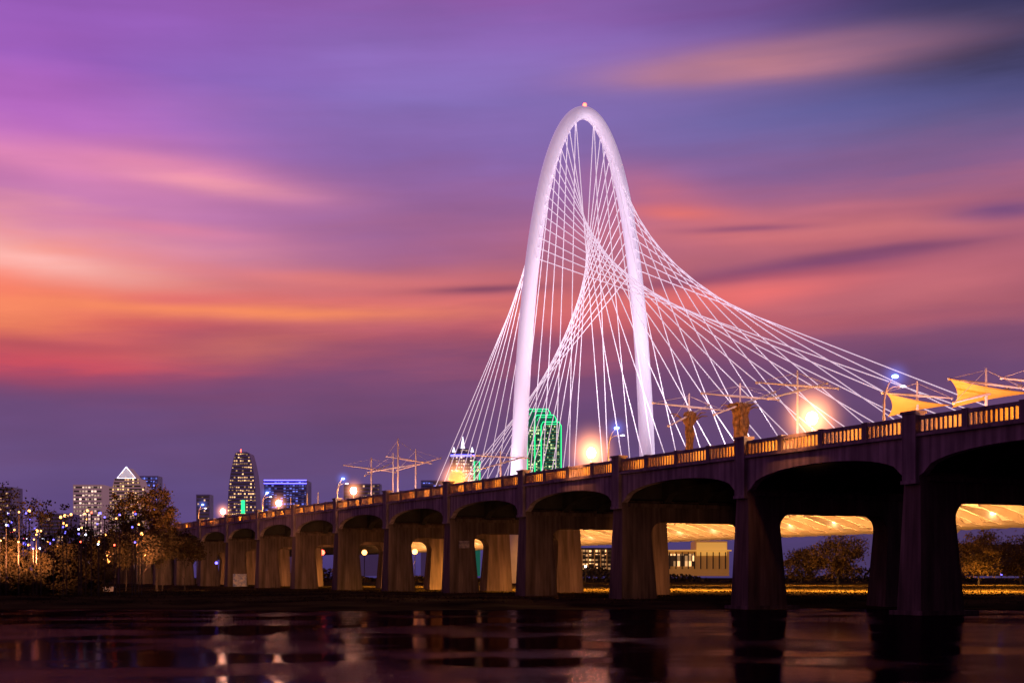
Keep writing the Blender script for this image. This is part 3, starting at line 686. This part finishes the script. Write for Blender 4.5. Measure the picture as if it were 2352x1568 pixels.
# ------------------------------------------------------------ vegetation
def make_tree(name, label, x, Y, h, w, leafmat, nclump, nleaf, ls, low=0.25, seed=1, cat='tree', bare=0, group=None):
    rr = random.Random(seed); X0 = (x-CX)/F*Y
    r = thing(name, label, cat, (X0, Y, gz(X0, Y)-0.1), 0, group)
    tr = MB()
    def limb(p, d, l, ra, depth):
        q = p+d*l*0.5+Vector((rr.uniform(-.06,.06)*l, rr.uniform(-.06,.06)*l, 0)); e = q+(d+Vector((rr.uniform(-.2,.2), rr.uniform(-.2,.2), 0.08))).normalized()*l*0.5
        tr.tube([p, q, e], [ra, ra*0.8, ra*0.55], 6 if depth < 2 else 4, cap=False)
        if depth < (4 if bare else 3):
            for k in range(rr.choice((2,3,3)) if depth else 5):
                a = rr.uniform(0, 6.283); t = rr.uniform(0.35, 0.95)
                nd = (d*0.65+Vector((math.cos(a)*t*w/h*1.6, math.sin(a)*t*w/h*1.6, rr.uniform(0.1,0.5)))).normalized()
                st = e if k else q
                limb(st, nd, l*rr.uniform(0.55,0.78), ra*0.5, depth+1)
    limb(Vector((0,0,0)), Vector((rr.uniform(-.08,.08),0,1)), h*low+0.15*h, h*0.018+0.04, 0)
    mz = max(p[2] for p in tr.v); mx = max(math.hypot(p[0], p[1]) for p in tr.v)
    sz = min(1, h*(1.0 if bare else 0.93)/mz); sx = min(1, w*0.5*(1.1 if bare else 0.9)/mx)
    tr.v = [(p[0]*sx, p[1]*sx, p[2]*sz) for p in tr.v]
    tr.build('trunk', M['bark'], r)
    lf = MB(); cl = []
    for k in range(nclump):
        while True:
            p = Vector((rr.uniform(-1,1), rr.uniform(-1,1), rr.uniform(-1,1)))
            if 0.25 < p.length < 1: break
        cl.append(Vector((p.x*w/2*(0.9+0.2*rr.random()), p.y*w/2, h*low+(h*(1-low))*(0.5+0.5*p.z))))
    for c in cl:
        cs = w*rr.uniform(0.05,0.11)
        for k in range(nleaf):
            p = c+Vector((rr.gauss(0,cs), rr.gauss(0,cs), rr.gauss(0,cs*0.75)))
            if p.z < 0.05: continue
            a = Vector((rr.uniform(-1,1), rr.uniform(-1,1), rr.uniform(-1,1))).normalized()*ls*rr.uniform(0.6,1.3)
            b = a.orthogonal().normalized()*ls*0.5
            n = len(lf.v); lf.v += [tuple(p-a*0.5), tuple(p+b), tuple(p+a*0.5), tuple(p-b)]; lf.f.append((n,n+1,n+2,n+3))
    lf.build('crown', leafmat, r, fix=False)
    return r
def hpx(y, Y): return (HY-y)/F*Y+CAMZ-0.7
make_tree('bare_tree', 'tall sparse tree at the left edge with bare branch tips', 40, 150, hpx(1108,150), 7.5, M['leaf_dark'], 40, 38, 0.26, 0.28, 11, bare=1)
make_tree('bare_tree', 'thin sparse tree second from the left edge', 118, 158, hpx(1135,158), 4.5, M['leaf_dark'], 16, 30, 0.26, 0.25, 12, bare=1)
make_tree('leafy_tree', 'round autumn brown tree in front of the pyramid topped tower', 290, 175, hpx(1122,175), 4.8, M['leaf_brown'], 54, 66, 0.24, 0.42, 13)
make_tree('leafy_tree', 'wide autumn tree touching the left end of the viaduct', 360, 178, hpx(1120,178), 4.8, M['leaf_brown'], 64, 74, 0.26, 0.42, 14)
make_tree('dark_tree', 'low dark tree between the sparse trees and the autumn trees', 185, 165, hpx(1205,165), 5.0, M['leaf_dark'], 50, 60, 0.28, 0.1, 15)
shr = [(20,1236,140,4.2,.02),(75,1256,142,3.8,.02),(140,1240,146,4.5,.02),(205,1240,150,4.6,.02),(262,1226,160,5,.42),(318,1220,168,5,.45),(372,1216,176,5,.45),(425,1222,184,5,.5),(-30,1222,142,5,.02)]
shl = ['first','second','third','fourth','fifth','sixth','seventh','eighth']
for i, (x, y, Y, w, lw) in enumerate(shr):
    if lw > 0.1:
        make_tree('small_tree', 'small dark tree with thin trunk before the viaduct end, %s from the left of four' % shl[i-4], x, Y, hpx(y, Y), w, M['leaf_dark'], 55, 60, 0.26, lw, 30+i, 'tree', group='small trees before the viaduct end')
        continue
    lab = 'dark rounded bush partly cut off by the left edge' if x < 0 else 'dark rounded bush under the left trees, %s from the left' % shl[i]
    make_tree('dark_bush', lab, x, Y, hpx(y, Y), w, M['leaf_dark'], 55, 70, 0.26, lw, 30+i, 'bush', group='bushes below the left trees')
make_tree('leafy_tree', 'orange lit leafy tree seen through the pier opening left of the right edge', 1925, 300, hpx(1228,300), 12, M['leaf_brown'], 70, 90, 0.42, 0.12, 50)
make_tree('dark_tree', 'dark tree seen through the rightmost pier opening', 2248, 290, hpx(1222,290), 9, M['leaf_brown'], 60, 90, 0.42, 0.15, 51)
make_tree('dark_tree', 'small dark tree between two right hand piers', 2090, 330, hpx(1240,330), 8, M['leaf_dark'], 60, 70, 0.5, 0.15, 52)
make_tree('dark_tree', 'low dark tree beyond the pier opening, left of the orange lit tree', 1840, 340, hpx(1262,340), 8, M['leaf_brown'], 50, 70, 0.5, 0.12, 53)
make_tree('dark_tree', 'dark tree at the right edge under the viaduct', 2345, 300, hpx(1232,300), 9, M['leaf_brown'], 60, 80, 0.45, 0.12, 54)
for x, y, Y in ((250,1200,158),(335,1190,168),(385,1190,170),(90,1215,144),(30,1215,142)):
    light('SPOT', at(x, 1285, Y-8), 7000, (1.0,0.36,0.15), 0.1, at(x+10, 1165, Y+10), 85, name='tree_fill_light')  # unseen spots added to lift the left trees out of black
hb = MB(); rr = random.Random(5)
for k in range(16000):
    x = rr.uniform(-260, 330); yy = 430+rr.uniform(-4,4)
    H = 2.6+1.4*math.sin(x*0.07)+0.9*math.sin(x*0.23+2)+(3 if x < -110 else 0)
    p = Vector((x, yy, 0.6+rr.random()**0.8*max(0.8, H))); a = Vector((rr.uniform(-1,1), rr.uniform(-1,1), rr.uniform(-1,1))).normalized()*0.6; b = a.orthogonal().normalized()*0.4
    n = len(hb.v); hb.v += [tuple(p-a), tuple(p+b), tuple(p+a), tuple(p-b)]; hb.f.append((n,n+1,n+2,n+3))
o = hb.build('distant_hedge', M['leaf_dark'], fix=False); tag(o, 'dark far off hedge line along the opposite bank', 'hedge'); o['kind'] = 'stuff'
# ------------------------------------------------------------ small lamps in the distance
def dlamp(x, y, Y, mt, label, group, r=0.6, name='distant_street_lamp'):
    p = at(x, y, Y); t = thing(name, label, 'street lamp', (p.x, Y, 0.4), 0, group); h = p.z-0.4
    MB().tube([(0,0,0),(0,0,h)], 0.05 if Y < 200 else 0.12, 5).build('pole', M['bark'], t)
    MB().ball((0,0,h), r, 10, 6).build('lamp_head', M[mt], t, smooth=True)
    return t
rr = random.Random(9)
for k in range(80):
    x = rr.uniform(0, 330); y = rr.uniform(1172, 1262); mt = rr.choice(('orangeglobe','orangeglobe','bluetube','bluetube','redlamp','whiteglobe'))
    nm = {'orangeglobe':'orange','bluetube':'blue','redlamp':'red','whiteglobe':'white'}[mt]
    near = k % 3 == 0
    dlamp(x, y, 137+rr.uniform(-2,2) if near else rr.uniform(250,500), mt, 'tiny %s lamp glowing among the dark trees on the left bank' % nm, 'tiny %s lamps among the left trees' % nm, 0.09 if near else 0.28)
for x, y, mt, l in ((740,1268,'redlamp','red lamp seen through the pier gap below the low office block'),(731,1277,'orangeglobe','orange lamp beside the red lamp under the viaduct'),
   (837,1268,'orangeglobe','orange lamp in the narrow gap below the bare masts'),(655,1272,'orangeglobe','orange lamp in a far left pier gap'),(572,1268,'greenlamp','green traffic lamp in a far left pier gap'),
   (953,1266,'orangeglobe','orange lamp in the gap left of the wide lit pier'),
   (1862,1300,'whiteglobe','small white lamp low beyond the pier opening beside the orange lit tree'),(1345,1300,'whiteglobe','small white lamp low in front of the lit storefront building'),
   (2300,1318,'bluetube','small blue lamp low at the right under the viaduct')):
    dlamp(x, y, 420, mt, l, None, 0.8 if y < 1290 else 0.35)
t = thing('blue_marker_lamp', 'small blue lamp on a far left pier', 'lamp', W(uof(497,-0.4), -0.4, 0)); zz = zof(1292, uof(497,-0.4), -0.4)
MB().tube([(0,0,0),(0,0,zz)], 0.05, 5).build('post', M['bark'], t); MB().ball((0,0,zz), 0.25, 10, 6).build('lamp_head', M['bluetube'], t)
sb = at(250,1328,165); b = MB().box(-0.6,0.6,-0.2,0.2,0,0.5); b.box(-0.7,0.7,-0.25,0.25,0.5,0.58)
o = b.build('marker_block', mat_noise('white_block', (0.6,0.6,0.6), (0.7,0.7,0.7), 3, 0.8, 0.1)); o.location = (sb.x, 165, gz(sb.x,165)-0.02); tag(o, 'small white concrete block on the dark left bank', 'block')
for X0, Y0, P in ((8,190,140000),(24,180,140000),(42,172,140000),(60,168,140000),(78,175,120000),(-14,235,60000),(50,260,90000),(95,270,90000)):
    light('SPOT', (X0, Y0, 12), P, (1.0,0.42,0.07), 0.3, (X0, Y0, 0), 158, name='bank_fill_light')  # unseen spots added to light the grass and the backs of the piers
# ------------------------------------------------------------ camera
cam = bpy.data.cameras.new('camera'); co = bpy.data.objects.new('camera', cam); C.objects.link(co)
co.location = (0,0,CAMZ); co.rotation_euler = (math.radians(90),0,0)
cam.sensor_width = 36; cam.lens = 36*F/2352.0; cam.shift_x = 0; cam.shift_y = (HY-784)/2352.0
cam.clip_start = 0.5; cam.clip_end = 20000
bpy.context.scene.camera = co
bpy.context.scene.view_settings.view_transform = 'Standard'
